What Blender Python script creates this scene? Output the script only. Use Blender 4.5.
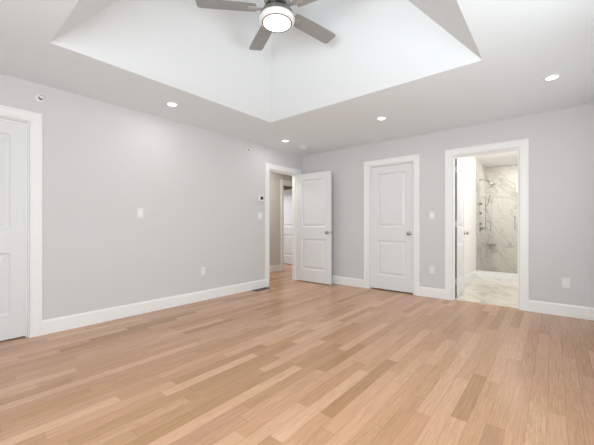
import bpy, bmesh, math, random
from mathutils import Vector, Matrix
for o in list(bpy.data.objects):
    bpy.data.objects.remove(o)
SC = bpy.context.scene
COL = SC.collection
R = math.radians

# ------------------------------------------------------------------ camera
cam_data = bpy.data.cameras.new('camera')
cam = bpy.data.objects.new('camera', cam_data)
COL.objects.link(cam)
cam.location = (3.8454, 0.0, 1.0688)
cam.rotation_euler = (R(90), 0, 0.6919)
cam_data.sensor_width = 36.0
cam_data.lens = 36.0 * 310.2 / 594.0
cam_data.shift_y = 2.72 / 594.0
cam_data.clip_start = 0.05
SC.camera = cam

# ------------------------------------------------------------------ world, lights, exposure
SC.view_settings.view_transform = 'Standard'
SC.view_settings.look = 'None'
SC.view_settings.gamma = 1.0
SC.view_settings.use_curve_mapping = False
SC.view_settings.exposure = 0.0
SC.cycles.max_bounces = 14
SC.cycles.diffuse_bounces = 10
SC.cycles.transparent_max_bounces = 12
SC.cycles.sample_clamp_indirect = 6.0
SC.cycles.use_denoising = True

world = bpy.data.worlds.new('world')
SC.world = world
world.use_nodes = True
world.node_tree.nodes['Background'].inputs[0].default_value = (0.85, 0.92, 1.0, 1)
world.node_tree.nodes['Background'].inputs[1].default_value = 0.5


def area(name, loc, rot, sx, sy, power, color=(1, 1, 1), shape='RECTANGLE', spread=180):
    l = bpy.data.lights.new(name, 'AREA')
    l.shape = shape
    l.size = sx
    l.size_y = sy
    l.energy = power
    l.color = color
    l.spread = R(spread)
    o = bpy.data.objects.new(name, l)
    COL.objects.link(o)
    o.location = loc
    o.rotation_euler = rot
    return o


# daylight from the side window, fill lights added at two more, and the lamps of the rooms beyond
DAY = (0.95, 1.0, 1.0)
area('daylight_right', (4.29, 1.70, 1.40), (0, R(90 + 3), 0), 1.20, 1.9, 24, DAY)
area('fill_light_back', (4.29, 3.65, 1.35), (0, R(90 + 6), 0), 1.0, 0.85, 4, DAY)  # added fill at an unseen opening, lifts the back of the room
area('fill_light_front', (3.52, -1.27, 1.50), (R(90 + 4), 0, 0), 1.25, 1.45, 82, (0.95, 0.995, 1.0))  # unseen source added behind the camera to light the room
area('bathroom_light', (4.70, 6.2, 1.75), (0, R(90 + 20), 0), 0.4, 1.4, 35, (1.0, 0.95, 0.89))
area('shower_light', (3.3, 7.9, 2.42), (0, 0, 0), 0.3, 0.3, 9, (1.0, 0.96, 0.92))
area('hall_light', (-0.62, 4.4, 2.42), (0, 0, 0), 0.3, 0.3, 17, (1.0, 0.91, 0.80))
area('far_room_light', (-2.3, 5.6, 2.30), (R(-25), 0, 0), 0.6, 0.6, 40, (0.95, 0.97, 1.0))


# ------------------------------------------------------------------ materials
def base_mat(name, color, rough=0.5, metal=0.0, spec=0.5):
    m = bpy.data.materials.new(name)
    m.use_nodes = True
    b = m.node_tree.nodes['Principled BSDF']
    b.inputs['Base Color'].default_value = (*color, 1)
    b.inputs['Roughness'].default_value = rough
    b.inputs['Metallic'].default_value = metal
    b.inputs['Specular IOR Level'].default_value = spec
    return m


class NT:
    """small helper for node graphs"""
    def __init__(s, m):
        s.t = m.node_tree
        s.b = s.t.nodes['Principled BSDF']

    def n(s, kind, **kw):
        nd = s.t.nodes.new(kind)
        for k, v in kw.items():
            setattr(nd, k, v)
        return nd

    def l(s, a, b):
        s.t.links.new(a, b)

    def val(s, sock, x):
        if isinstance(x, (int, float)):
            sock.default_value = x
        elif isinstance(x, tuple):
            sock.default_value = x
        else:
            s.l(x, sock)

    def math(s, op, a, b=0.0, c=None):
        nd = s.n('ShaderNodeMath', operation=op)
        s.val(nd.inputs[0], a)
        s.val(nd.inputs[1], b)
        if c is not None:
            s.val(nd.inputs[2], c)
        return nd.outputs[0]

    def mix(s, f, a, b, mode='MIX'):
        nd = s.n('ShaderNodeMix', data_type='RGBA', blend_type=mode)
        s.val(nd.inputs[0], f)
        s.val(nd.inputs[6], a if not isinstance(a, tuple) else (*a[:3], 1))
        s.val(nd.inputs[7], b if not isinstance(b, tuple) else (*b[:3], 1))
        return nd.outputs[2]

    def ramp(s, f, stops):
        nd = s.n('ShaderNodeValToRGB')
        e = nd.color_ramp.elements
        while len(e) < len(stops):
            e.new(0.5)
        for el, (p, c) in zip(e, stops):
            el.position = p
            el.color = (*c, 1)
        s.l(f, nd.inputs[0])
        return nd.outputs[0]


def paint(name, color, rough=0.6, bump=0.03, scale=220.0, spec=0.35):
    m = base_mat(name, color, rough, 0, spec)
    g = NT(m)
    tc = g.n('ShaderNodeTexCoord')
    nz = g.n('ShaderNodeTexNoise')
    nz.inputs['Scale'].default_value = scale
    nz.inputs['Detail'].default_value = 3
    g.l(tc.outputs['Object'], nz.inputs['Vector'])
    bp = g.n('ShaderNodeBump')
    bp.inputs['Strength'].default_value = bump
    bp.inputs['Distance'].default_value = 0.002
    g.l(nz.outputs['Fac'], bp.inputs['Height'])
    g.l(bp.outputs['Normal'], g.b.inputs['Normal'])
    return m


M = {}
M['wall'] = paint('wall_paint', (0.638, 0.648, 0.660), 0.7)
M['hall_wall'] = paint('hall_paint', (0.64, 0.63, 0.61), 0.7)
M['bath_wall'] = paint('bathroom_paint', (0.84, 0.84, 0.835), 0.6)
M['ceiling'] = paint('ceiling_paint', (0.80, 0.88, 0.935), 0.85)
M['trim'] = paint('trim_paint', (0.86, 0.875, 0.885), 0.35, 0.01)
M['door'] = paint('door_paint', (0.76, 0.785, 0.805), 0.38, 0.01)
M['plate'] = base_mat('white_plastic', (0.78, 0.79, 0.79), 0.35)
M['nickel'] = base_mat('satin_nickel', (0.40, 0.39, 0.375), 0.30, 1.0)
M['iron'] = base_mat('brushed_nickel', (0.55, 0.56, 0.565), 0.5, 0.7)
M['chrome'] = base_mat('chrome', (0.52, 0.50, 0.47), 0.25, 1.0)
M['bezel'] = base_mat('light_bezel', (0.90, 0.90, 0.90), 0.30, 0.0)
M['dark'] = base_mat('dark_gap', (0.03, 0.03, 0.03), 0.6)
M['screen'] = base_mat('screen_glass', (0.03, 0.035, 0.04), 0.15)
M['register'] = base_mat('register_bronze', (0.12, 0.085, 0.06), 0.45, 0.4)
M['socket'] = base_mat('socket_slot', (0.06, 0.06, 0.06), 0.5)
M['frosted'] = base_mat('frosted_pane', (0.85, 0.88, 0.9), 0.4)


def make_blade_mat():
    m = base_mat('blade_silver', (0.40, 0.40, 0.395), 0.42, 0.15)
    g = NT(m)
    tc = g.n('ShaderNodeTexCoord')
    mp = g.n('ShaderNodeMapping')
    mp.inputs['Scale'].default_value = (4, 120, 4)
    g.l(tc.outputs['Object'], mp.inputs['Vector'])
    nz = g.n('ShaderNodeTexNoise')
    nz.inputs['Scale'].default_value = 3
    g.l(mp.outputs[0], nz.inputs['Vector'])
    g.l(g.ramp(nz.outputs['Fac'], [(0.3, (0.325, 0.34, 0.345)), (0.7, (0.37, 0.385, 0.39))]), g.b.inputs['Base Color'])
    return m


M['blade'] = make_blade_mat()


def emit(name, color, strength, base=(0.9, 0.9, 0.9)):
    m = base_mat(name, base, 0.4)
    b = m.node_tree.nodes['Principled BSDF']
    b.inputs['Emission Color'].default_value = (*color, 1)
    b.inputs['Emission Strength'].default_value = strength
    return m


M['lamp'] = emit('lamp_glow', (1.0, 0.98, 0.94), 5.0)
M['fan_lamp'] = emit('fan_lamp_glow', (1.0, 0.985, 0.96), 1.4)
M['pane_glow'] = emit('bathroom_daylight_pane', (0.97, 0.99, 1.0), 1.6)


def make_wood():
    m = base_mat('oak_strip_floor', (0.6, 0.42, 0.28), 0.3)
    g = NT(m)
    geo = g.n('ShaderNodeNewGeometry')
    sep = g.n('ShaderNodeSeparateXYZ')
    g.l(geo.outputs['Position'], sep.inputs[0])
    x, y = sep.outputs[0], sep.outputs[1]
    W = 0.0832
    u = g.math('DIVIDE', g.math('ADD', x, 10 * W - (3.649 % W)), W)
    row = g.math('FLOOR', u)
    fu = g.math('SUBTRACT', u, row)
    # board ends: 1-D voronoi along the length, one stretch per row
    wv = g.math('ADD', g.math('MULTIPLY', y, 1.25), g.math('MULTIPLY', row, 37.37))
    vor = g.n('ShaderNodeTexVoronoi', voronoi_dimensions='1D', feature='F1')
    vor.inputs['Scale'].default_value = 1.0
    vor.inputs['Randomness'].default_value = 0.85
    g.l(wv, vor.inputs['W'])
    vde = g.n('ShaderNodeTexVoronoi', voronoi_dimensions='1D', feature='DISTANCE_TO_EDGE')
    vde.inputs['Scale'].default_value = 1.0
    vde.inputs['Randomness'].default_value = 0.85
    g.l(wv, vde.inputs['W'])
    cs = g.n('ShaderNodeSeparateColor')
    g.l(vor.outputs['Color'], cs.inputs[0])
    r1, r2, r3 = cs.outputs[0], cs.outputs[1], cs.outputs[2]
    tone = g.ramp(r1, [(0.0, (0.385, 0.215, 0.105)), (0.10, (0.450, 0.262, 0.140)), (0.28, (0.520, 0.300, 0.172)),
                       (0.65, (0.570, 0.340, 0.205)), (0.85, (0.605, 0.375, 0.235)), (1.0, (0.67, 0.435, 0.285))])
    pink = g.mix(g.math('MULTIPLY', g.math('POWER', r2, 4.0), 0.45), tone, (0.56, 0.33, 0.235))
    pink = g.mix(g.math('MULTIPLY', g.math('POWER', r3, 4.0), 0.5), pink, (0.50, 0.315, 0.155))
    # grain: stretched noise, offset per board
    comb = g.n('ShaderNodeCombineXYZ')
    g.l(g.math('MULTIPLY', x, 26.0), comb.inputs[0])
    g.l(g.math('ADD', g.math('MULTIPLY', y, 1.5), g.math('MULTIPLY', r3, 91.0)), comb.inputs[1])
    g.l(g.math('MULTIPLY', r2, 40.0), comb.inputs[2])
    nz = g.n('ShaderNodeTexNoise')
    nz.inputs['Scale'].default_value = 1.6
    nz.inputs['Detail'].default_value = 5
    nz.inputs['Roughness'].default_value = 0.6
    nz.inputs['Distortion'].default_value = 1.3
    g.l(comb.outputs[0], nz.inputs['Vector'])
    rings = g.math('FRACT', g.math('MULTIPLY', nz.outputs['Fac'], 7.0))
    ring = g.math('SUBTRACT', 1.0, g.math('ABSOLUTE', g.math('SUBTRACT', g.math('MULTIPLY', rings, 2.0), 1.0)))
    c1 = g.mix(g.math('MULTIPLY', g.math('POWER', ring, 2.0), g.math('ADD', 0.15, g.math('MULTIPLY', r3, 0.45))), pink, (0.36, 0.20, 0.11))
    fin = g.n('ShaderNodeTexNoise')
    fin.inputs['Scale'].default_value = 1.0
    fin.inputs['Detail'].default_value = 4
    cf = g.n('ShaderNodeCombineXYZ')
    g.l(g.math('MULTIPLY', x, 150.0), cf.inputs[0])
    g.l(g.math('MULTIPLY', y, 4.0), cf.inputs[1])
    g.l(cf.outputs[0], fin.inputs['Vector'])
    c2 = g.mix(0.48, c1, g.ramp(fin.outputs['Fac'], [(0.3, (0.34, 0.34, 0.34)), (0.7, (0.62, 0.62, 0.62))]), 'OVERLAY')
    # occasional dark mineral streaks and knots
    st = g.n('ShaderNodeTexNoise')
    st.inputs['Scale'].default_value = 1.0
    st.inputs['Detail'].default_value = 2
    cst = g.n('ShaderNodeCombineXYZ')
    g.l(g.math('MULTIPLY', x, 75.0), cst.inputs[0])
    g.l(g.math('MULTIPLY', y, 2.6), cst.inputs[1])
    g.l(g.math('MULTIPLY', r1, 55.0), cst.inputs[2])
    g.l(cst.outputs[0], st.inputs['Vector'])
    sf = g.math('MULTIPLY', g.math('SMOOTH_MAX', g.math('SUBTRACT', st.outputs['Fac'], 0.655), 0.0, 0.01), 4.0)
    c3 = g.mix(g.math('MINIMUM', sf, 0.6), c2, (0.20, 0.11, 0.06))
    # seams
    sx = g.math('MULTIPLY', g.math('MINIMUM', fu, g.math('SUBTRACT', 1.0, fu)), W)
    sy = g.math('DIVIDE', vde.outputs['Distance'], 1.25)
    seam = g.math('MINIMUM', sx, sy)
    sm = g.n('ShaderNodeMapRange')
    sm.inputs[1].default_value = 0.0004
    sm.inputs[2].default_value = 0.0030
    sm.inputs[3].default_value = 0.50
    sm.inputs[4].default_value = 0.0
    g.l(seam, sm.inputs[0])
    c4 = g.mix(g.math('MULTIPLY', sm.outputs[0], g.math('ADD', 0.35, g.math('MULTIPLY', r2, 0.75))), c3, (0.20, 0.115, 0.065))
    c4 = g.mix(1.0, c4, (0.985, 0.965, 0.955), 'MULTIPLY')
    g.l(c4, g.b.inputs['Base Color'])
    g.b.inputs['Roughness'].default_value = 0.27
    g.b.inputs['Specular IOR Level'].default_value = 0.38
    g.b.inputs['Coat Weight'].default_value = 0.10
    g.b.inputs['Coat Roughness'].default_value = 0.2
    bp = g.n('ShaderNodeBump')
    bp.inputs['Strength'].default_value = 0.10
    bp.inputs['Distance'].default_value = 0.001
    g.l(g.math('ADD', fin.outputs['Fac'], g.math('MULTIPLY', sm.outputs[0], -2.0)), bp.inputs['Height'])
    g.l(bp.outputs['Normal'], g.b.inputs['Normal'])
    return m


M['wood'] = make_wood()


def make_marble(name, tile, base, vein, vscale, axes):
    m = base_mat(name, base, 0.12)
    g = NT(m)
    geo = g.n('ShaderNodeNewGeometry')
    sep = g.n('ShaderNodeSeparateXYZ')
    g.l(geo.outputs['Position'], sep.inputs[0])
    ax = [sep.outputs[i] for i in axes]
    cells = [g.math('FLOOR', g.math('DIVIDE', a, t)) for a, t in zip(ax, tile)]
    off = g.math('ADD', g.math('MULTIPLY', cells[0], 13.7), g.math('MULTIPLY', cells[1], 7.3))
    cmb = g.n('ShaderNodeCombineXYZ')
    g.l(g.math('ADD', ax[0], g.math('MULTIPLY', ax[1], 0.55)), cmb.inputs[0])
    g.l(g.math('MULTIPLY', ax[1], 0.8), cmb.inputs[1])
    g.l(off, cmb.inputs[2])
    total = None
    for sc, wd, amt in ((vscale, 0.028, 1.0), (vscale * 2.3, 0.022, 0.55)):
        nz = g.n('ShaderNodeTexNoise')
        nz.inputs['Scale'].default_value = sc
        nz.inputs['Detail'].default_value = 6
        nz.inputs['Roughness'].default_value = 0.55
        nz.inputs['Distortion'].default_value = 0.9
        g.l(cmb.outputs[0], nz.inputs['Vector'])
        d = g.math('ABSOLUTE', g.math('SUBTRACT', nz.outputs['Fac'], 0.5))
        v = g.math('MULTIPLY', g.math('MAXIMUM', g.math('SUBTRACT', 1.0, g.math('DIVIDE', d, wd)), 0.0), amt)
        total = v if total is None else g.math('MAXIMUM', total, v)
    cl = g.n('ShaderNodeTexNoise')
    cl.inputs['Scale'].default_value = vscale * 1.2
    cl.inputs['Detail'].default_value = 3
    g.l(cmb.outputs[0], cl.inputs['Vector'])
    c0 = g.mix(g.ramp(cl.outputs['Fac'], [(0.45, (0, 0, 0)), (0.75, (0.8, 0.8, 0.8))]), base, tuple(0.91 * b for b in base))
    c1 = g.mix(g.math('MULTIPLY', total, 0.62), c0, vein)
    edges = []
    for a, t in zip(ax, tile):
        f = g.math('FRACT', g.math('DIVIDE', a, t))
        edges.append(g.math('MULTIPLY', g.math('MINIMUM', f, g.math('SUBTRACT', 1.0, f)), t))
    e = g.math('LESS_THAN', g.math('MINIMUM', edges[0], edges[1]), 0.0022)
    c2 = g.mix(g.math('MULTIPLY', e, 0.6), c1, (0.55, 0.52, 0.48))
    g.l(c2, g.b.inputs['Base Color'])
    return m


M['marble_back'] = make_marble('marble_wall_tile', (1.2, 0.61), (0.84, 0.81, 0.765), (0.45, 0.40, 0.34), 1.5, (0, 2))
M['marble_side'] = make_marble('marble_side_tile', (1.2, 0.61), (0.84, 0.81, 0.765), (0.45, 0.40, 0.34), 1.5, (1, 2))
M['marble_floor'] = make_marble('marble_floor_tile', (0.61, 1.2), (0.82, 0.77, 0.70), (0.58, 0.44, 0.30), 1.6, (0, 1))


def make_glass():
    m = bpy.data.materials.new('shower_glass')
    m.use_nodes = True
    t = m.node_tree
    t.nodes.remove(t.nodes['Principled BSDF'])
    out = t.nodes['Material Output']
    tr = t.nodes.new('ShaderNodeBsdfTransparent')
    tr.inputs[0].default_value = (0.97, 0.98, 0.975, 1)
    gl = t.nodes.new('ShaderNodeBsdfGlossy')
    gl.inputs['Roughness'].default_value = 0.02
    fr = t.nodes.new('ShaderNodeFresnel')
    fr.inputs[0].default_value = 1.45
    mx = t.nodes.new('ShaderNodeMixShader')
    t.links.new(fr.outputs[0], mx.inputs[0])
    t.links.new(tr.outputs[0], mx.inputs[1])
    t.links.new(gl.outputs[0], mx.inputs[2])
    t.links.new(mx.outputs[0], out.inputs[0])
    return m


M['glass'] = make_glass()


# ------------------------------------------------------------------ mesh helpers
class MB:
    def __init__(s):
        s.bm = bmesh.new()

    def face(s, pts):
        try:
            return s.bm.faces.new([s.bm.verts.new(p) for p in pts])
        except ValueError:
            return None

    def box(s, x0, y0, z0, x1, y1, z1, bevel=0.0):
        t = bmesh.new()
        bmesh.ops.create_cube(t, size=1.0)
        for v in t.verts:
            v.co = Vector((x0 + (v.co.x + 0.5) * (x1 - x0), y0 + (v.co.y + 0.5) * (y1 - y0), z0 + (v.co.z + 0.5) * (z1 - z0)))
        if bevel:
            bmesh.ops.bevel(t, geom=list(t.edges), offset=bevel, segments=2, affect='EDGES', profile=0.6)
        s.add(t)
        return s

    def add(s, t, mat=None):
        if mat is not None:
            t.transform(mat)
        me = bpy.data.meshes.new('tmp')
        t.to_mesh(me)
        t.free()
        s.bm.from_mesh(me)
        bpy.data.meshes.remove(me)

    def lathe(s, prof, mat=None, seg=40):
        """profile of (radius, height) about local z"""
        t = bmesh.new()
        rings = []
        for r, h in prof:
            if r < 1e-6:
                rings.append([t.verts.new((0, 0, h))])
            else:
                rings.append([t.verts.new((r * math.cos(2 * math.pi * k / seg), r * math.sin(2 * math.pi * k / seg), h)) for k in range(seg)])
        for a, b in zip(rings, rings[1:]):
            for k in range(seg):
                k2 = (k + 1) % seg
                q = [a[k % len(a)], a[k2 % len(a)], b[k2 % len(b)], b[k % len(b)]]
                q2 = []
                for v in q:
                    if v not in q2:
                        q2.append(v)
                if len(q2) > 2:
                    try:
                        t.faces.new(q2)
                    except ValueError:
                        pass
        bmesh.ops.recalc_face_normals(t, faces=list(t.faces))
        s.add(t, mat)
        return s

    def tube(s, pts, r, seg=12):
        t = bmesh.new()
        rings = []
        pts = [Vector(p) for p in pts]
        for i, p in enumerate(pts):
            d = (pts[min(i + 1, len(pts) - 1)] - pts[max(i - 1, 0)]).normalized()
            up = Vector((0, 0, 1)) if abs(d.z) < 0.9 else Vector((1, 0, 0))
            a = d.cross(up).normalized()
            b = d.cross(a)
            rings.append([t.verts.new(p + r * (math.cos(2 * math.pi * k / seg) * a + math.sin(2 * math.pi * k / seg) * b)) for k in range(seg)])
        for a, b in zip(rings, rings[1:]):
            for k in range(seg):
                t.faces.new([a[k], a[(k + 1) % seg], b[(k + 1) % seg], b[k]])
        t.faces.new(rings[0])
        t.faces.new(rings[-1])
        bmesh.ops.recalc_face_normals(t, faces=list(t.faces))
        s.add(t)
        return s

    def build(s, name, mat, parent=None, smooth=False, weld=True):
        if weld:
            bmesh.ops.remove_doubles(s.bm, verts=list(s.bm.verts), dist=1e-5)
        me = bpy.data.meshes.new(name)
        s.bm.to_mesh(me)
        s.bm.free()
        me.materials.append(M[mat] if isinstance(mat, str) else mat)
        if smooth:
            me.shade_smooth()
            try:
                me.set_sharp_from_angle(angle=R(35))
            except Exception:
                pass
        o = bpy.data.objects.new(name, me)
        COL.objects.link(o)
        if parent:
            o.parent = parent
        return o


def tag(o, label=None, cat=None, group=None, kind=None):
    if label:
        o['label'] = label
    if cat:
        o['category'] = cat
    if group:
        o['group'] = group
    if kind:
        o['kind'] = kind
    return o


def thing(name, loc, label, cat, group=None, rot=(0, 0, 0), kind=None):
    o = bpy.data.objects.new(name, None)
    o.empty_display_size = 0.1
    COL.objects.link(o)
    o.location = loc
    o.rotation_euler = rot
    return tag(o, label, cat, group, kind)


def struct(o, label, cat):
    return tag(o, label, cat, None, 'structure')


def copy_tree(o, parent=None):
    c = o.copy()
    COL.objects.link(c)
    c.parent = parent
    for ch in list(o.children):
        copy_tree(ch, c)
    return c


# ------------------------------------------------------------------ the shell
H = 2.44
L = 4.817          # back wall plane
T = 0.12           # wall thickness
XR = 4.32          # right wall plane
YF = -1.30         # front wall plane (behind the camera)


def wall(name, mat, axis, p0, p1, a0, a1, openings, label, z1=H, z0=0.0):
    """a wall slab between p0 and p1 across, a0 to a1 along, with rectangular openings (a, b, zlo, zhi)"""
    mb = MB()
    cuts = sorted({a0, a1, *[o[0] for o in openings], *[o[1] for o in openings]})
    for c0, c1 in zip(cuts, cuts[1:]):
        mid = (c0 + c1) / 2
        holes = sorted((o[2], o[3]) for o in openings if o[0] < mid < o[1])
        z = z0
        spans = []
        for lo, hi in holes:
            if lo > z + 1e-6:
                spans.append((z, lo))
            z = hi
        if z < z1 - 1e-6:
            spans.append((z, z1))
        for s0, s1 in spans:
            if axis == 'y':
                mb.box(p0, c0, s0, p1, c1, s1)
            else:
                mb.box(c0, p0, s0, c1, p1, s1)
    return struct(mb.build(name, mat, weld=False), label, 'wall')


ZD = 2.05   # head of every door opening
wall('wall_left', 'wall', 'y', -T, 0, YF, L, [(-0.136, 0.645, 0, ZD), (3.876, 4.65, 0, ZD)],
     'long pale grey wall on the left with a closed door and an open doorway')
wall('wall_back', 'wall', 'x', L, L + T, -T, XR + T, [(1.445, 2.178, 0, ZD), (2.733, 3.505, 0, ZD)],
     'pale grey wall on the right with the closed white door and the bathroom doorway')
WIN_R = (0.7, 2.7, 0.75, 2.05)
FILL_WIN_B = (3.3, 4.2, 0.85, 1.95)
FILL_WIN_F = (2.86, 4.18, 0.75, 2.28)
wall('wall_right', 'wall', 'y', XR, XR + T, YF, L, [WIN_R, FILL_WIN_B], 'pale grey window wall beside the camera')
wall('wall_front', 'wall', 'x', YF - T, YF, -T, XR + T, [FILL_WIN_F], 'pale grey wall behind the camera with an added window')

# floor of the bedroom, hall and the rooms past the hall
fl = MB()
fl.box(-3.3, YF - T, -0.06, XR + T, L + 0.063, 0)
fl.box(-3.3, L + 0.063, -0.06, 2.40, 8.2, 0)
struct(fl.build('floor', 'wood', weld=False), 'light oak strip floor with boards running along the left wall', 'floor')

# bedroom ceiling with the raised hip tray
tx0, tx1, ty0, ty1 = 0.9336, 3.3878, 0.6094, 2.9651
K = 0.94
ce = MB()
A = [(tx0, ty0), (tx1, ty0), (tx1, ty1), (tx0, ty1)]
B = [(tx0 + K, ty0 + K), (tx1 - K, ty0 + K), (tx1 - K, ty1 - K), (tx0 + K, ty1 - K)]
O_ = [(-T, YF - T), (XR + T, YF - T), (XR + T, L + T), (-T, L + T)]
bm = ce.bm
vo = [bm.verts.new((x, y, H)) for x, y in O_]
va = [bm.verts.new((x, y, H)) for x, y in A]
vb = [bm.verts.new((x, y, H + K)) for x, y in B]
for i in range(4):
    j = (i + 1) % 4
    bm.faces.new([vo[i], va[i], va[j], vo[j]])
    bm.faces.new([va[i], vb[i], vb[j], va[j]])
bm.faces.new(vb[::-1])
bmesh.ops.recalc_face_normals(bm, faces=list(bm.faces))
co = ce.build('ceiling', 'ceiling', weld=False)
sol = co.modifiers.new('thickness', 'SOLIDIFY')
sol.thickness = 0.03
sol.use_even_offset = True
nz_down = co.data.polygons[0].normal.z
sol.offset = 1.0 if nz_down > 0 else -1.0
struct(co, 'white bedroom ceiling with a raised tray of four sloping sides', 'ceiling')

# hall and the room beyond it
HX = -1.13
wall('wall_hall', 'hall_wall', 'y', HX - T, HX, 2.6, 8.2, [(5.50, 6.335, 0, ZD)], 'warm grey hall wall seen through the open doorway')
wall('wall_hall_end', 'hall_wall', 'x', 8.2, 8.3, -3.3, 0.1, [], 'grey wall at the far end of the hall')
wall('wall_hall_start', 'hall_wall', 'x', 2.5, 2.6, -3.3, -T, [], 'grey wall at the near end of the hall')
wall('wall_hall_right', 'hall_wall', 'y', -T, 0, L + T, 8.2, [], 'grey hall wall past the bedroom corner')
wall('wall_far_room', 'hall_wall', 'y', -3.4, -3.3, 2.5, 8.3, [], 'grey wall of the room across the hall')
hc = MB()
hc.box(-3.4, 2.5, H, -T, 8.3, H + 0.05)
hc.box(-T, L + T, H, 0, 8.3, H + 0.05)
struct(hc.build('ceiling_hall', 'ceiling', weld=False), 'white ceiling of the hall', 'ceiling')

# closets behind the closed doors
wall('wall_closet', 'hall_wall', 'x', 5.62, 5.70, 0.0, 2.45, [], 'back wall inside the closet')
cc = MB()
cc.box(0.0, L + T, H, 2.45, 5.70, H + 0.05)
struct(cc.build('ceiling_closet', 'ceiling'), 'white ceiling inside the closet', 'ceiling')
wb = MB()
wb.box(-0.9, -0.5, 0, -0.82, 1.05, H)
wb.box(-0.82, -0.5, 0, -T, -0.42, H)
wb.box(-0.82, 0.97, 0, -T, 1.05, H)
wb.box(-0.9, -0.5, H, -T, 1.05, H + 0.05)
struct(wb.build('wall_left_closet', 'hall_wall', weld=False), 'walls of the closet behind the left door', 'wall')

# bathroom shell
BX0, BX1, BY1 = 2.60, 4.75, 8.59
CURB = 7.30
wall('wall_bathroom_left', 'bath_wall', 'y', BX0 - 0.15, BX0, L + T, CURB, [], 'white bathroom wall behind the open bathroom door')
wall('wall_bathroom_right', 'bath_wall', 'y', BX1, BX1 + T, L + T, BY1 + T, [], 'white bathroom wall on the hidden right side')
wall('wall_shower_left', 'marble_side', 'y', BX0 - 0.15, BX0, CURB, BY1 + T, [], 'marble tiled shower wall that carries the shower fittings')
wall('wall_shower_back', 'marble_back', 'x', BY1, BY1 + T, BX0, BX1, [(3.185, 3.80, 1.83, 2.28)], 'veined marble tiled wall at the back of the shower')
bc = MB()
bc.box(BX0 - 0.15, L + T, H, BX1 + T, BY1 + T, H + 0.05)
struct(bc.build('ceiling_bathroom', 'bath_wall'), 'white bathroom ceiling', 'ceiling')
bf = MB()
bf.box(BX0 - 0.15, L + 0.063, -0.06, BX1 + T, BY1 + T, 0.004)
struct(bf.build('floor_bathroom', 'marble_floor'), 'cream marble tiled bathroom floor', 'floor')
cb = MB()
cb.box(BX0, CURB, 0.004, BX1, CURB + 0.13, 0.125, 0.004)
struct(cb.build('trim_5', 'trim'), 'low white curb across the front of the shower', 'trim')


# ------------------------------------------------------------------ trim: casings, jambs, baseboards
CAS = [(0.0, 0.0), (0.0, 0.010), (0.006, 0.014), (0.020, 0.014), (0.024, 0.017), (0.070, 0.017), (0.076, 0.021), (0.090, 0.021), (0.092, 0.019), (0.092, 0.0)]


def casing(mb, axis, plane, sgn, a, b, zt, reveal=0.006):
    """profiled architrave around an opening a..b, head zt; sgn = direction the face looks"""
    a -= reveal
    b += reveal
    zt += reveal
    path = lambda u: [(a - u, 0), (a - u, zt + u), (b + u, zt + u), (b + u, 0)]
    rows = []
    for u, p in CAS:
        row = []
        for q, z in path(u):
            c = plane + sgn * p
            row.append(mb.bm.verts.new((c, q, z) if axis == 'y' else (q, c, z)))
        rows.append(row)
    for r0, r1 in zip(rows, rows[1:]):
        for k in range(3):
            mb.bm.faces.new([r0[k], r0[k + 1], r1[k + 1], r1[k]])
    bmesh.ops.recalc_face_normals(mb.bm, faces=list(mb.bm.faces))


def jamb(mb, axis, p0, p1, a, b, zt, stop=None):
    """lining of an opening; stop = (s0, s1) depth span of the door stop"""
    t = 0.006

    def bx(a0, b0, z0, a1, b1, z1):
        if axis == 'y':
            mb.box(a0, b0, z0, a1, b1, z1)
        else:
            mb.box(b0, a0, z0, b1, a1, z1)
    bx(p0, a, 0, p1, a + t, zt)
    bx(p0, b - t, 0, p1, b, zt)
    bx(p0, a + t, zt - t, p1, b - t, zt)
    if stop:
        s0, s1 = stop
        d = 0.012
        bx(s0, a + t, 0, s1, a + t + d, zt - t)
        bx(s0, b - t - d, 0, s1, b - t, zt - t)
        bx(s0, a + t + d, zt - t - d, s1, b - t - d, zt - t)


def door_frame(n, label, axis, front, back, sf, a, b, stop, second=True):
    mb = MB()
    casing(mb, axis, front, sf, a, b, ZD)
    if second:
        casing(mb, axis, back, -sf, a, b, ZD)
    jamb(mb, axis, min(front, back), max(front, back), a, b, ZD, stop)
    return struct(mb.build('trim_%d' % n, 'trim', weld=False), label, 'door frame')


door_frame(1, 'white casing around the closed door at the left edge', 'y', 0, -T, 1, -0.136, 0.645, (-0.078, -0.045))
door_frame(2, 'white casing around the open doorway to the hall', 'y', 0, -T, 1, 3.876, 4.65, (-0.078, -0.045))
door_frame(3, 'white casing around the closed door in the back wall', 'x', L, L + T, -1, 1.445, 2.178, (L + 0.068, L + 0.10))
door_frame(4, 'white casing around the bathroom doorway', 'x', L, L + T, -1, 2.733, 3.505, (L + 0.030, L + 0.07))
door_frame(6, 'white casing of the far doorway across the hall', 'y', HX, HX - T, 1, 5.50, 6.335, None)

BASE = [(0, 0), (0.015, 0), (0.015, 0.122), (0.011, 0.130), (0.009, 0.140), (0, 0.140)]


def baseboard(mb, p, q, n):
    """profile extruded from p to q (xy), n = outward normal"""
    rows = []
    for d, z in BASE:
        rows.append([mb.bm.verts.new((e[0] + n[0] * d, e[1] + n[1] * d, z)) for e in (p, q)])
    for r0, r1 in zip(rows, rows[1:]):
        mb.bm.faces.new([r0[0], r0[1], r1[1], r1[0]])
    mb.bm.faces.new([r[0] for r in rows])
    mb.bm.faces.new([r[1] for r in rows])
    bmesh.ops.recalc_face_normals(mb.bm, faces=list(mb.bm.faces))


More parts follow.
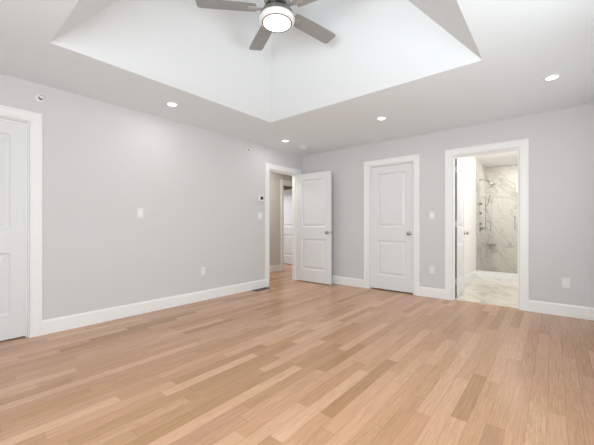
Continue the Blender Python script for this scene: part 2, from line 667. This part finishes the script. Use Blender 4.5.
CW = 0.098
bl = MB()
baseboard(bl, (0, 0.645 + CW), (0, 3.876 - CW), (1, 0))
baseboard(bl, (0, YF), (0, -0.136 - CW), (1, 0))
baseboard(bl, (0, 4.65 + CW), (0, L), (1, 0))
struct(bl.build('baseboard_left', 'trim', weld=False), 'white baseboard along the long left wall', 'baseboard')
bb = MB()
baseboard(bb, (0.015, L), (1.445 - CW, L), (0, -1))
baseboard(bb, (2.178 + CW, L), (2.733 - CW, L), (0, -1))
baseboard(bb, (3.505 + CW, L), (XR, L), (0, -1))
struct(bb.build('baseboard_back', 'trim', weld=False), 'white baseboard in three runs along the back wall', 'baseboard')
br = MB()
baseboard(br, (XR, YF), (XR, L), (-1, 0))
struct(br.build('baseboard_right', 'trim', weld=False), 'white baseboard along the side wall beside the camera', 'baseboard')
bh = MB()
baseboard(bh, (HX, 2.6), (HX, 5.50 - CW), (1, 0))
baseboard(bh, (HX, 6.335 + CW), (HX, 8.2), (1, 0))
struct(bh.build('baseboard_hall', 'trim', weld=False), 'white baseboard along the hall wall', 'baseboard')
bt = MB()
baseboard(bt, (BX0, L + T + 0.1), (BX0, CURB), (1, 0))
struct(bt.build('baseboard_bathroom', 'trim', weld=False), 'white baseboard on the bathroom wall', 'baseboard')


# ------------------------------------------------------------------ unseen windows, two of them added for light
def window(n, axis, plane, rect, label):
    a, b, z0, z1 = rect
    f = MB()
    w = 0.05
    d0, d1 = plane + 0.05 * (1 if plane > 0 else -1), plane + 0.10 * (1 if plane > 0 else -1)
    d0, d1 = min(d0, d1), max(d0, d1)

    def bx(q0, s0, q1, s1, mb=f, e0=d0, e1=d1):
        if axis == 'y':
            mb.box(e0, q0, s0, e1, q1, s1)
        else:
            mb.box(q0, e0, s0, q1, e1, s1)
    m = (a + b) / 2
    bx(a, z0, a + w, z1)
    bx(b - w, z0, b, z1)
    bx(m - w / 2, z0, m + w / 2, z1)
    bx(a, z0, b, z0 + w)
    bx(a, z1 - w, b, z1)
    o = struct(f.build('window_%d' % n, 'trim', weld=False), label, 'window')
    g = MB()
    bx(a + w, z0 + w, b - w, z1 - w, g, (d0 + d1) / 2 - 0.004, (d0 + d1) / 2 + 0.004)
    g.build('pane', 'glass', o)
    return o


window(1, 'y', XR, WIN_R, 'wide white window in the side wall beside the camera')
window(4, 'y', XR, FILL_WIN_B, 'unseen narrow window added in the side wall to light the back of the room')
window(2, 'x', YF, FILL_WIN_F, 'unseen wide window added behind the camera to light the room')

# small frosted window high in the shower wall
w3 = MB()
for x0, z0, x1, z1 in ((3.185, 1.83, 3.215, 2.28), (3.77, 1.83, 3.80, 2.28), (3.215, 1.83, 3.77, 1.86), (3.215, 2.25, 3.77, 2.28)):
    w3.box(x0, BY1 + 0.03, z0, x1, BY1 + 0.08, z1)
w3o = struct(w3.build('window_3', 'trim', weld=False), 'small bright frosted window high in the shower wall', 'window')
p3 = MB()
p3.box(3.215, BY1 + 0.05, 1.86, 3.77, BY1 + 0.06, 2.25)
p3.build('pane', 'pane_glow', w3o)


# ------------------------------------------------------------------ doors
def door_mesh(w, h, t):
    """two panel door, hinge edge at x=0, faces at y=0 and y=-t, both moulded"""
    mb = MB()
    bm = mb.bm
    s = 0.115
    xs = [0, s, w - s, w]
    zs = [0, 0.225, 0.80, 1.02, h - 0.118, h]
    for yf, sg in ((0.0, 1), (-t, -1)):
        for i in range(3):
            for k in range(5):
                x0, x1, z0, z1 = xs[i], xs[i + 1], zs[k], zs[k + 1]
                if i == 1 and k in (1, 3):
                    prev = None
                    for ins, dep in ((0, 0), (0.003, 0.009), (0.010, 0.014), (0.016, 0.016), (0.026, 0.016), (0.058, 0.006), (0.060, 0.004)):
                        loop = [bm.verts.new((x, yf - sg * dep, z)) for x, z in
                                ((x0 + ins, z0 + ins), (x1 - ins, z0 + ins), (x1 - ins, z1 - ins), (x0 + ins, z1 - ins))]
                        if prev:
                            for q in range(4):
                                r = (q + 1) % 4
                                bm.faces.new([prev[q], prev[r], loop[r], loop[q]])
                        prev = loop
                    bm.faces.new(prev)
                else:
                    mb.face([(x0, yf, z0), (x1, yf, z0), (x1, yf, z1), (x0, yf, z1)])
    mb.face([(0, 0, 0), (0, -t, 0), (0, -t, h), (0, 0, h)])
    mb.face([(w, 0, 0), (w, -t, 0), (w, -t, h), (w, 0, h)])
    mb.face([(0, 0, 0), (w, 0, 0), (w, -t, 0), (0, -t, 0)])
    mb.face([(0, 0, h), (w, 0, h), (w, -t, h), (0, -t, h)])
    bmesh.ops.remove_doubles(bm, verts=list(bm.verts), dist=1e-5)
    bmesh.ops.recalc_face_normals(bm, faces=list(bm.faces))
    return mb


KNOB = [(0.0, 0.0), (0.032, 0.0), (0.032, 0.004), (0.026, 0.009), (0.011, 0.012), (0.010, 0.030), (0.014, 0.036),
        (0.024, 0.042), (0.0275, 0.050), (0.026, 0.058), (0.018, 0.064), (0.0, 0.066)]


def door(n, label, origin, angle, w=0.76, h=2.03, t=0.035, hinges=None, mirror=False, flip=False):
    """flip: the hinge barrels sit on the y=-t face"""
    mb = door_mesh(w, h, t)
    if mirror:
        mb.bm.transform(Matrix.Scale(-1, 4, (1, 0, 0)))
        bmesh.ops.reverse_faces(mb.bm, faces=list(mb.bm.faces))
    d = struct(mb.build('door_%d' % n, 'door'), label, 'door')
    d.location = origin
    d.rotation_euler = (0, 0, angle)
    sx = -1 if mirror else 1
    for yf, rot in ((0.0, R(-90)), (-t, R(90))):
        k = MB()
        k.lathe(KNOB, Matrix.Translation((sx * (w - 0.062), yf, 0.925)) @ Matrix.Rotation(rot, 4, 'X'), 28)
        ko = k.build('knob', 'nickel', d, smooth=True)
    l = MB()
    e = sx * w
    l.box(min(e, e + sx * 0.0015), -t / 2 - 0.011, 0.895, max(e, e + sx * 0.0015), -t / 2 + 0.011, 0.955)
    l.build('latch_plate', 'nickel', d)
    if hinges is not None:
        for z in (0.19, 1.03, 1.82):
            hb = MB()
            hy = hinges
            hb.lathe([(0, 0), (0.006, 0), (0.006, 0.09), (0, 0.09)], Matrix.Translation((-sx * 0.004, hy, z)), 14)
            x0, x1 = sorted((-sx * 0.0055, sx * 0.0))
            hb.box(x0, -t + 0.003, z, x1, -0.003, z + 0.09)
            hb.build('hinge', 'nickel', d, smooth=False)
    return d


# 1: closed door at the left edge, hinged out of view; its face is set back in the frame
door(1, 'closed white two panel door at the left edge of the picture', (-0.082, 0.634, 0.012), R(90), w=0.755, h=2.022, mirror=True)
# 2: hall door standing open into the room
d2 = door(2, 'white two panel door standing open in the corner of the room', (0.026, 4.612, 0.014), R(0.4), w=0.768, h=2.026, hinges=0.004)
# move so that its front (-y) face looks at the camera
d2.location.y = 4.648
# 3: closed door in the back wall
door(3, 'closed white two panel door in the middle of the back wall', (1.453, L + 0.066, 0.016), 0.0, w=0.717, h=2.026)
# 4: bathroom door, open into the bathroom
door(4, 'white bathroom door standing open inside the marble bathroom', (2.722, 4.958, 0.014), R(93.5), w=0.755, h=2.026, hinges=0.005)
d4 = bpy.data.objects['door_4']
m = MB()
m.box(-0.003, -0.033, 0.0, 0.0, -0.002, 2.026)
m.build('edge_gap_shade', 'socket', d4)  # near-black strip, painted for the shade in the hinge gap
# 5: door across the hall, open into the far room
door(5, 'white door standing open across the hall', (HX - T - 0.006, 6.375, 0.014), R(180), w=0.79, h=2.03)

# ------------------------------------------------------------------ ceiling fan
FX, FY, FZ = 2.160, 1.787, H + K
fan = thing('ceiling_fan', (FX, FY, FZ), 'silver five blade ceiling fan with a round light hanging in the ceiling tray', 'ceiling fan')


def fz(z):
    return z - FZ


m = MB()
m.lathe([(0, 0), (0.068, 0), (0.068, -0.02), (0.055, -0.05), (0.025, -0.07), (0, -0.07)])
m.build('canopy', 'nickel', fan, smooth=True)
m = MB()
m.lathe([(0.013, -0.06), (0.013, fz(2.93)), (0.022, fz(2.93)), (0.022, fz(2.90)), (0.013, fz(2.895))])
m.build('downrod', 'nickel', fan, smooth=True)
m = MB()
m.lathe([(0.0, fz(2.925)), (0.045, fz(2.925)), (0.085, fz(2.905)), (0.102, fz(2.875)), (0.104, fz(2.835)), (0.096, fz(2.815)), (0.098, fz(2.808)),
         (0.098, fz(2.790)), (0.085, fz(2.782)), (0, fz(2.782))])
m.build('motor_housing', 'nickel', fan, smooth=True)
m = MB()
m.lathe([(0.0, fz(2.784)), (0.088, fz(2.784)), (0.088, fz(2.738)), (0.0, fz(2.738))])
m.build('gap_shade_core', 'dark', fan, smooth=True)  # coloured near black for the shade in the gap above the light
m = MB()
m.lathe([(0.0, fz(2.752)), (0.100, fz(2.752)), (0.124, fz(2.742)), (0.130, fz(2.734)), (0.130, fz(2.706)), (0.127, fz(2.704))])
m.build('light_collar', 'nickel', fan, smooth=True)
m = MB()
m.lathe([(0.126, fz(2.706)), (0.137, fz(2.704)), (0.140, fz(2.694)), (0.138, fz(2.680)), (0.130, fz(2.668)), (0.119, fz(2.663)), (0.1175, fz(2.665)), (0.117, fz(2.676))])
m.build('light_bezel', 'bezel', fan, smooth=True)
m = MB()
m.lathe([(0.1125, fz(2.674)), (0.1125, fz(2.666)), (0.110, fz(2.6635)), (0.09, fz(2.661)), (0.05, fz(2.659)), (0, fz(2.6585))])
m.build('light_lens', 'fan_lamp', fan, smooth=True)
m = MB()
m.lathe([(0.110, fz(2.6630)), (0.1105, fz(2.6612)), (0.1185, fz(2.6612)), (0.119, fz(2.6632))])
m.build('lens_groove_shade', 'socket', fan)  # dark ring, the shade of the lens groove put into its colour


def blade_mesh():
    mb = MB()
    bm = mb.bm
    t = 0.006
    out = []
    prof = [(0.165, 0.054), (0.20, 0.060), (0.35, 0.065), (0.50, 0.0675), (0.592, 0.068), (0.611, 0.063), (0.620, 0.050)]
    top = [(x, y) for x, y in prof]
    low = [(x, -y) for x, y in reversed(prof)]
    pts = top + low
    a = [bm.verts.new((x, y, t / 2)) for x, y in pts]
    b = [bm.verts.new((x, y, -t / 2)) for x, y in pts]
    bm.faces.new(a)
    bm.faces.new(b[::-1])
    for i in range(len(pts)):
        j = (i + 1) % len(pts)
        bm.faces.new([a[i], b[i], b[j], a[j]])
    bmesh.ops.recalc_face_normals(bm, faces=list(bm.faces))
    return mb


def iron_mesh():
    mb = MB()
    mb.box(0.075, -0.017, -0.010, 0.155, 0.017, -0.003, 0.002)
    mb.box(0.150, -0.024, -0.010, 0.225, 0.024, -0.003, 0.002)
    mb.lathe([(0, 0), (0.006, 0), (0.004, -0.004), (0, -0.0045)], Matrix.Translation((0.175, 0.012, -0.010)), 12)
    mb.lathe([(0, 0), (0.006, 0), (0.004, -0.004), (0, -0.0045)], Matrix.Translation((0.205, -0.012, -0.010)), 12)
    return mb


blade0 = blade_mesh().build('blade', 'blade', fan)
iron0 = iron_mesh().build('blade_iron', 'iron', blade0)
for k in range(5):
    b = blade0 if k == 0 else copy_tree(blade0, fan)
    ang = (80.0, 153.3, 226.5, 297.0, 8.5)[k]
    b.matrix_basis = Matrix.Translation((0, 0, fz(2.775))) @ Matrix.Rotation(R(ang), 4, 'Z') @ Matrix.Rotation(R(-9), 4, 'X')

# ------------------------------------------------------------------ recessed ceiling lights
def downlight():
    t = thing('recessed_light', (0, 0, H), None, 'recessed light', 'recessed ceiling lights')
    m = MB()
    m.lathe([(0.046, -0.001), (0.048, -0.006), (0.058, -0.008), (0.066, -0.006), (0.068, 0.0)])
    m.build('trim_ring', 'plate', t, smooth=True)
    m = MB()
    m.lathe([(0, -0.0035), (0.046, -0.0035), (0.0475, -0.001), (0, -0.001)])
    m.build('lens', 'lamp', t, smooth=True)
    return t


dl = downlight()
DL = [(0.514, 1.804, 'round recessed light in the ceiling above the middle of the left wall'),
      (0.485, 3.759, 'round recessed light in the ceiling near the smoke detector and hall doorway'),
      (2.142, 3.755, 'round recessed light in the ceiling in front of the closed back door'),
      (3.831, 3.722, 'round recessed light in the ceiling at far right, past the bathroom door')]
for i, (x, y, lab) in enumerate(DL):
    o = dl if i == 0 else copy_tree(dl)
    o.location = (x, y, H)
    o['label'] = lab
    a = area('recessed_lamp', (x, y, H - 0.010), (0, 0, 0), 0.09, 0.09, 2.3, (1.0, 0.97, 0.94), 'DISK', 180)

# ------------------------------------------------------------------ smoke detector, sprinklers
sd = thing('smoke_detector', (0.451, 4.276, H), 'round white smoke detector on the ceiling near the corner', 'smoke detector')
m = MB()
m.lathe([(0, 0), (0.090, 0), (0.090, -0.012), (0.084, -0.016), (0, -0.016)])
m.build('base', 'plate', sd, smooth=True)
m = MB()
m.lathe([(0.0, -0.015), (0.068, -0.016), (0.070, -0.038), (0.060, -0.048), (0.02, -0.052), (0, -0.052)])
m.build('cover', 'plate', sd, smooth=True)
m = MB()
m.lathe([(0.0690, -0.022), (0.0712, -0.022), (0.0712, -0.027), (0.0690, -0.027)])
m.build('sensor_slot', 'socket', sd, smooth=True)


def sprinkler():
    t = thing('sprinkler_head', (0, 0, 0), None, 'sprinkler', 'wall sprinklers', (0, R(90), 0))
    m = MB()
    m.lathe([(0.016, 0.004), (0.018, 0.010), (0.026, 0.009), (0.038, 0.004), (0.040, 0.0)], None, 32)
    m.build('escutcheon', 'plate', t, smooth=True)
    m = MB()
    m.lathe([(0.0, 0.002), (0.016, 0.002), (0.013, 0.010), (0.010, 0.022), (0.0, 0.024)], None, 24)
    m.tube([(0.010, 0, 0.020), (0.012, 0, 0.032), (0.004, 0, 0.045)], 0.0022, 8)
    m.tube([(-0.010, 0, 0.020), (-0.012, 0, 0.032), (-0.004, 0, 0.045)], 0.0022, 8)
    m.build('nozzle', 'nickel', t, smooth=True)
    m = MB()
    m.lathe([(0.0, 0.044), (0.014, 0.044), (0.014, 0.046), (0.0, 0.047)], None, 20)
    m.box(-0.018, -0.012, 0.036, -0.016, 0.012, 0.052)
    m.build('deflector', 'plate', t)
    return t


sp = sprinkler()
sp.location = (0, 0.731, 2.301)
sp['label'] = 'small white wall sprinkler above the casing of the left door'
sp2 = copy_tree(sp)
sp2.location = (0, 3.399, 2.298)
sp2['label'] = 'small wall sprinkler high on the left wall near the hall doorway'


# ------------------------------------------------------------------ electrical plates (built facing local -y)
def plate_mesh(w, h):
    mb = MB()
    mb.box(-w / 2, -0.006, -h / 2, w / 2, 0, h / 2, 0.002)
    return mb


def switch(loc, rotz, label, gangs=1):
    t = thing('light_switch', loc, label, 'light switch', 'light switches', (0, 0, rotz))
    plate_mesh(0.074 + 0.046 * (gangs - 1), 0.118).build('wall_plate', 'plate', t)
    for g in range(gangs):
        x = (g - (gangs - 1) / 2) * 0.046
        m = MB()
        m.box(x - 0.017, -0.009, -0.033, x + 0.017, -0.004, 0.033, 0.0015)
        m.bm.verts.ensure_lookup_table()
        m.build('rocker', 'trim', t)
    return t


def outlet(loc, rotz, label):
    t = thing('power_outlet', loc, label, 'outlet', 'power outlets', (0, 0, rotz))
    plate_mesh(0.074, 0.118).build('wall_plate', 'plate', t)
    for s in (-1, 1):
        m = MB()
        m.lathe([(0, 0), (0.0165, 0), (0.017, -0.0012), (0.017, -0.003)], Matrix.Translation((0, -0.0085, s * 0.0195)) @ Matrix.Rotation(R(90), 4, 'X'), 24)
        so = m.build('socket', 'trim', t)
        k = MB()
        for dx in (-0.0065, 0.0065):
            k.box(dx - 0.0012, -0.0092, s * 0.0195 - 0.001, dx + 0.0012, -0.0082, s * 0.0195 + 0.008)
        k.lathe([(0, 0), (0.0026, 0), (0.0026, 0.001)], Matrix.Translation((0, -0.0082, s * 0.0195 - 0.008)) @ Matrix.Rotation(R(90), 4, 'X'), 10)
        k.build('slots', 'socket', so)
    return t


switch((0, 1.673, 1.216), R(90), 'white light switch alone on the middle of the left wall')
switch((0, 3.656, 1.225), R(90), 'white double light switch under the thermostat by the hall doorway', 2)
switch((2.453, L, 1.213), 0, 'white light switch on the back wall between the closed door and the bathroom')
outlet((0, 2.545, 0.417), R(90), 'white power outlet low on the long left wall')
outlet((2.453, L, 0.412), 0, 'white power outlet between the closed door and the bathroom doorway')
outlet((3.954, L, 0.391), 0, 'white power outlet low on the wall right of the bathroom doorway')

th = thing('thermostat', (0, 3.656, 1.523), 'white thermostat with a dark screen above the double switch by the hall doorway', 'thermostat', None, (0, 0, R(90)))
m = MB()
m.box(-0.070, -0.024, -0.047, 0.070, 0, 0.047, 0.005)
m.build('body', 'plate', th)
m = MB()
m.box(-0.010, -0.0255, -0.020, 0.054, -0.023, 0.032, 0.0008)
m.build('screen', 'screen', th)

# ------------------------------------------------------------------ floor register
rg = thing('floor_register', (0.092, 3.60, 0), 'bronze slotted vent in the floor at the foot of the left wall', 'floor vent')
m = MB()
for x0, y0, x1, y1 in ((-0.062, -0.160, -0.046, 0.160), (0.046, -0.160, 0.062, 0.160), (-0.046, -0.160, 0.046, -0.145), (-0.046, 0.145, 0.046, 0.160)):
    m.box(x0, y0, 0.0, x1, y1, 0.005, 0.001)
m.build('frame', 'register', rg, weld=False)
m = MB()
m.box(-0.046, -0.145, 0.0004, 0.046, 0.145, 0.0012)
m.build('duct_opening', 'dark', rg)
m = MB()
for i in range(17):
    y = -0.136 + i * 0.017
    m.box(-0.046, y - 0.0035, 0.0010, 0.046, y + 0.0035, 0.004)
m.box(-0.004, -0.145, 0.001, 0.004, 0.145, 0.0042)
m.build('grille', 'register', rg, weld=False)

# ------------------------------------------------------------------ shower
gd = thing('shower_door', (BX0 + 0.006, CURB + 0.06, 0.130), 'clear glass shower door hinged on the left wall of the bathroom', 'shower door')
m = MB()
m.box(0.012, -0.005, 0.0, 0.72, 0.005, 1.95)
m.build('glass_panel', 'glass', gd)
for z in (0.27, 1.68):
    m = MB()
    m.box(-0.006, -0.012, z - 0.045, 0.062, 0.012, z + 0.045, 0.003)
    m.build('hinge', 'chrome', gd)
m = MB()
m.tube([(0.655, -0.005, 0.86), (0.655, -0.045, 0.86), (0.655, -0.055, 0.88), (0.655, -0.055, 1.10), (0.655, -0.045, 1.12), (0.655, -0.005, 1.12)], 0.009, 12)
m.build('handle', 'chrome', gd, smooth=True)
gp = MB()
gp.box(BX0 + 0.735, CURB + 0.055, 0.127, BX1 - 0.01, CURB + 0.065, 2.065)
go = gp.build('shower_screen', 'glass')
tag(go, 'fixed clear glass panel beside the glass shower door', 'shower screen')

sh = thing('wall_shower', (BX0, 7.72, 2.05), 'chrome shower head on a curved arm high on the shower wall', 'shower head')
m = MB()
m.lathe([(0, 0), (0.030, 0), (0.030, 0.006), (0.014, 0.016), (0, 0.016)], Matrix.Rotation(R(90), 4, 'Y'), 24)
m.build('flange', 'chrome', sh, smooth=True)
m = MB()
m.tube([(0, 0, 0), (0.06, 0, 0.005), (0.11, 0, -0.005), (0.16, 0, -0.035), (0.20, 0, -0.075), (0.225, 0, -0.11)], 0.010, 12)
m.build('arm', 'chrome', sh, smooth=True)
m = MB()
m.lathe([(0.0, 0.03), (0.016, 0.028), (0.030, 0.012), (0.085, 0.004), (0.088, -0.004), (0.080, -0.008), (0, -0.008)],
        Matrix.Translation((0.24, 0, -0.135)) @ Matrix.Rotation(R(-32), 4, 'Y'), 32)
m.build('head', 'chrome', sh, smooth=True)


def body_spray():
    t = thing('body_spray', (0, 0, 0), None, 'body spray', 'body sprays on the shower wall')
    m = MB()
    m.lathe([(0, 0), (0.034, 0), (0.034, 0.008), (0.026, 0.012), (0, 0.012)], Matrix.Rotation(R(90), 4, 'Y'), 24)
    m.build('rosette', 'chrome', t, smooth=True)
    m = MB()
    m.lathe([(0.014, 0.010), (0.016, 0.022), (0.027, 0.030), (0.028, 0.046), (0.022, 0.050), (0, 0.050)], Matrix.Rotation(R(90), 4, 'Y'), 24)
    m.build('nozzle', 'nickel', t, smooth=True)
    return t


bs = body_spray()
for i, (z, lab) in enumerate(((1.53, 'topmost of the three chrome body sprays on the shower wall'),
                              (1.33, 'middle one of the three chrome body sprays on the shower wall'),
                              (1.10, 'lowest of the three chrome body sprays on the shower wall'))):
    o = bs if i == 0 else copy_tree(bs)
    o.location = (BX0, 7.72, z)
    o['label'] = lab

sv = thing('shower_valve', (BX0, 7.80, 0.99), 'chrome shower valve with a lever handle below the body sprays', 'shower valve')
m = MB()
m.lathe([(0, 0), (0.075, 0), (0.075, 0.006), (0.068, 0.010), (0, 0.010)], Matrix.Rotation(R(90), 4, 'Y'), 32)
m.build('rosette', 'chrome', sv, smooth=True)
m = MB()
m.lathe([(0, 0.008), (0.024, 0.008), (0.024, 0.050), (0.018, 0.056), (0, 0.056)], Matrix.Rotation(R(90), 4, 'Y'), 24)
m.tube([(0.044, 0, 0), (0.085, 0, -0.004), (0.125, 0, -0.012)], 0.008, 10)
m.build('lever', 'nickel', sv, smooth=True)

hs = thing('hand_shower', (BX0, 8.08, 1.0), 'chrome hand shower on a slide bar beside the body sprays', 'hand shower')
m = MB()
m.tube([(0.055, 0, 0.0), (0.055, 0, 0.72)], 0.010, 12)
for z in (0.02, 0.70):
    m.tube([(0, 0, z), (0.055, 0, z)], 0.009, 10)
m.build('slide_bar', 'chrome', hs, smooth=True)
m = MB()
m.tube([(0.055, 0, 0.50), (0.09, 0, 0.51), (0.11, -0.02, 0.56), (0.13, -0.04, 0.66)], 0.011, 12)
m.lathe([(0, -0.01), (0.02, -0.01), (0.045, 0.004), (0.045, 0.012), (0, 0.014)], Matrix.Translation((0.14, -0.05, 0.70)) @ Matrix.Rotation(R(100), 4, 'Y'), 24)
m.build('handset', 'chrome', hs, smooth=True)
m = MB()
pts = []
for i in range(17):
    s_ = i / 16
    pts.append((0.06 + 0.10 * math.sin(math.pi * s_), 0.02 * math.sin(6 * s_), 0.50 - 0.62 * math.sin(math.pi * s_ * 0.72) * 0.9))
m.tube(pts, 0.006, 8)
m.build('hose', 'nickel', hs, smooth=True)

cs = MB()
bm = cs.bm
arc = [(0, 0)] + [(0.21 * math.cos(a), -0.21 * math.sin(a)) for a in [math.pi / 2 * i / 10 for i in range(11)]]
up = [bm.verts.new((x, y, 0.02)) for x, y in arc]
dn = [bm.verts.new((x, y, 0.0)) for x, y in arc]
bm.faces.new(up)
bm.faces.new(dn[::-1])
for i in range(len(arc)):
    j = (i + 1) % len(arc)
    bm.faces.new([up[i], dn[i], dn[j], up[j]])
bmesh.ops.recalc_face_normals(bm, faces=list(bm.faces))
co_ = cs.build('corner_shelf', 'nickel')
co_.location = (BX0, BY1, 0.60)
tag(co_, 'small grey corner shelf low in the back corner of the shower', 'corner shelf')
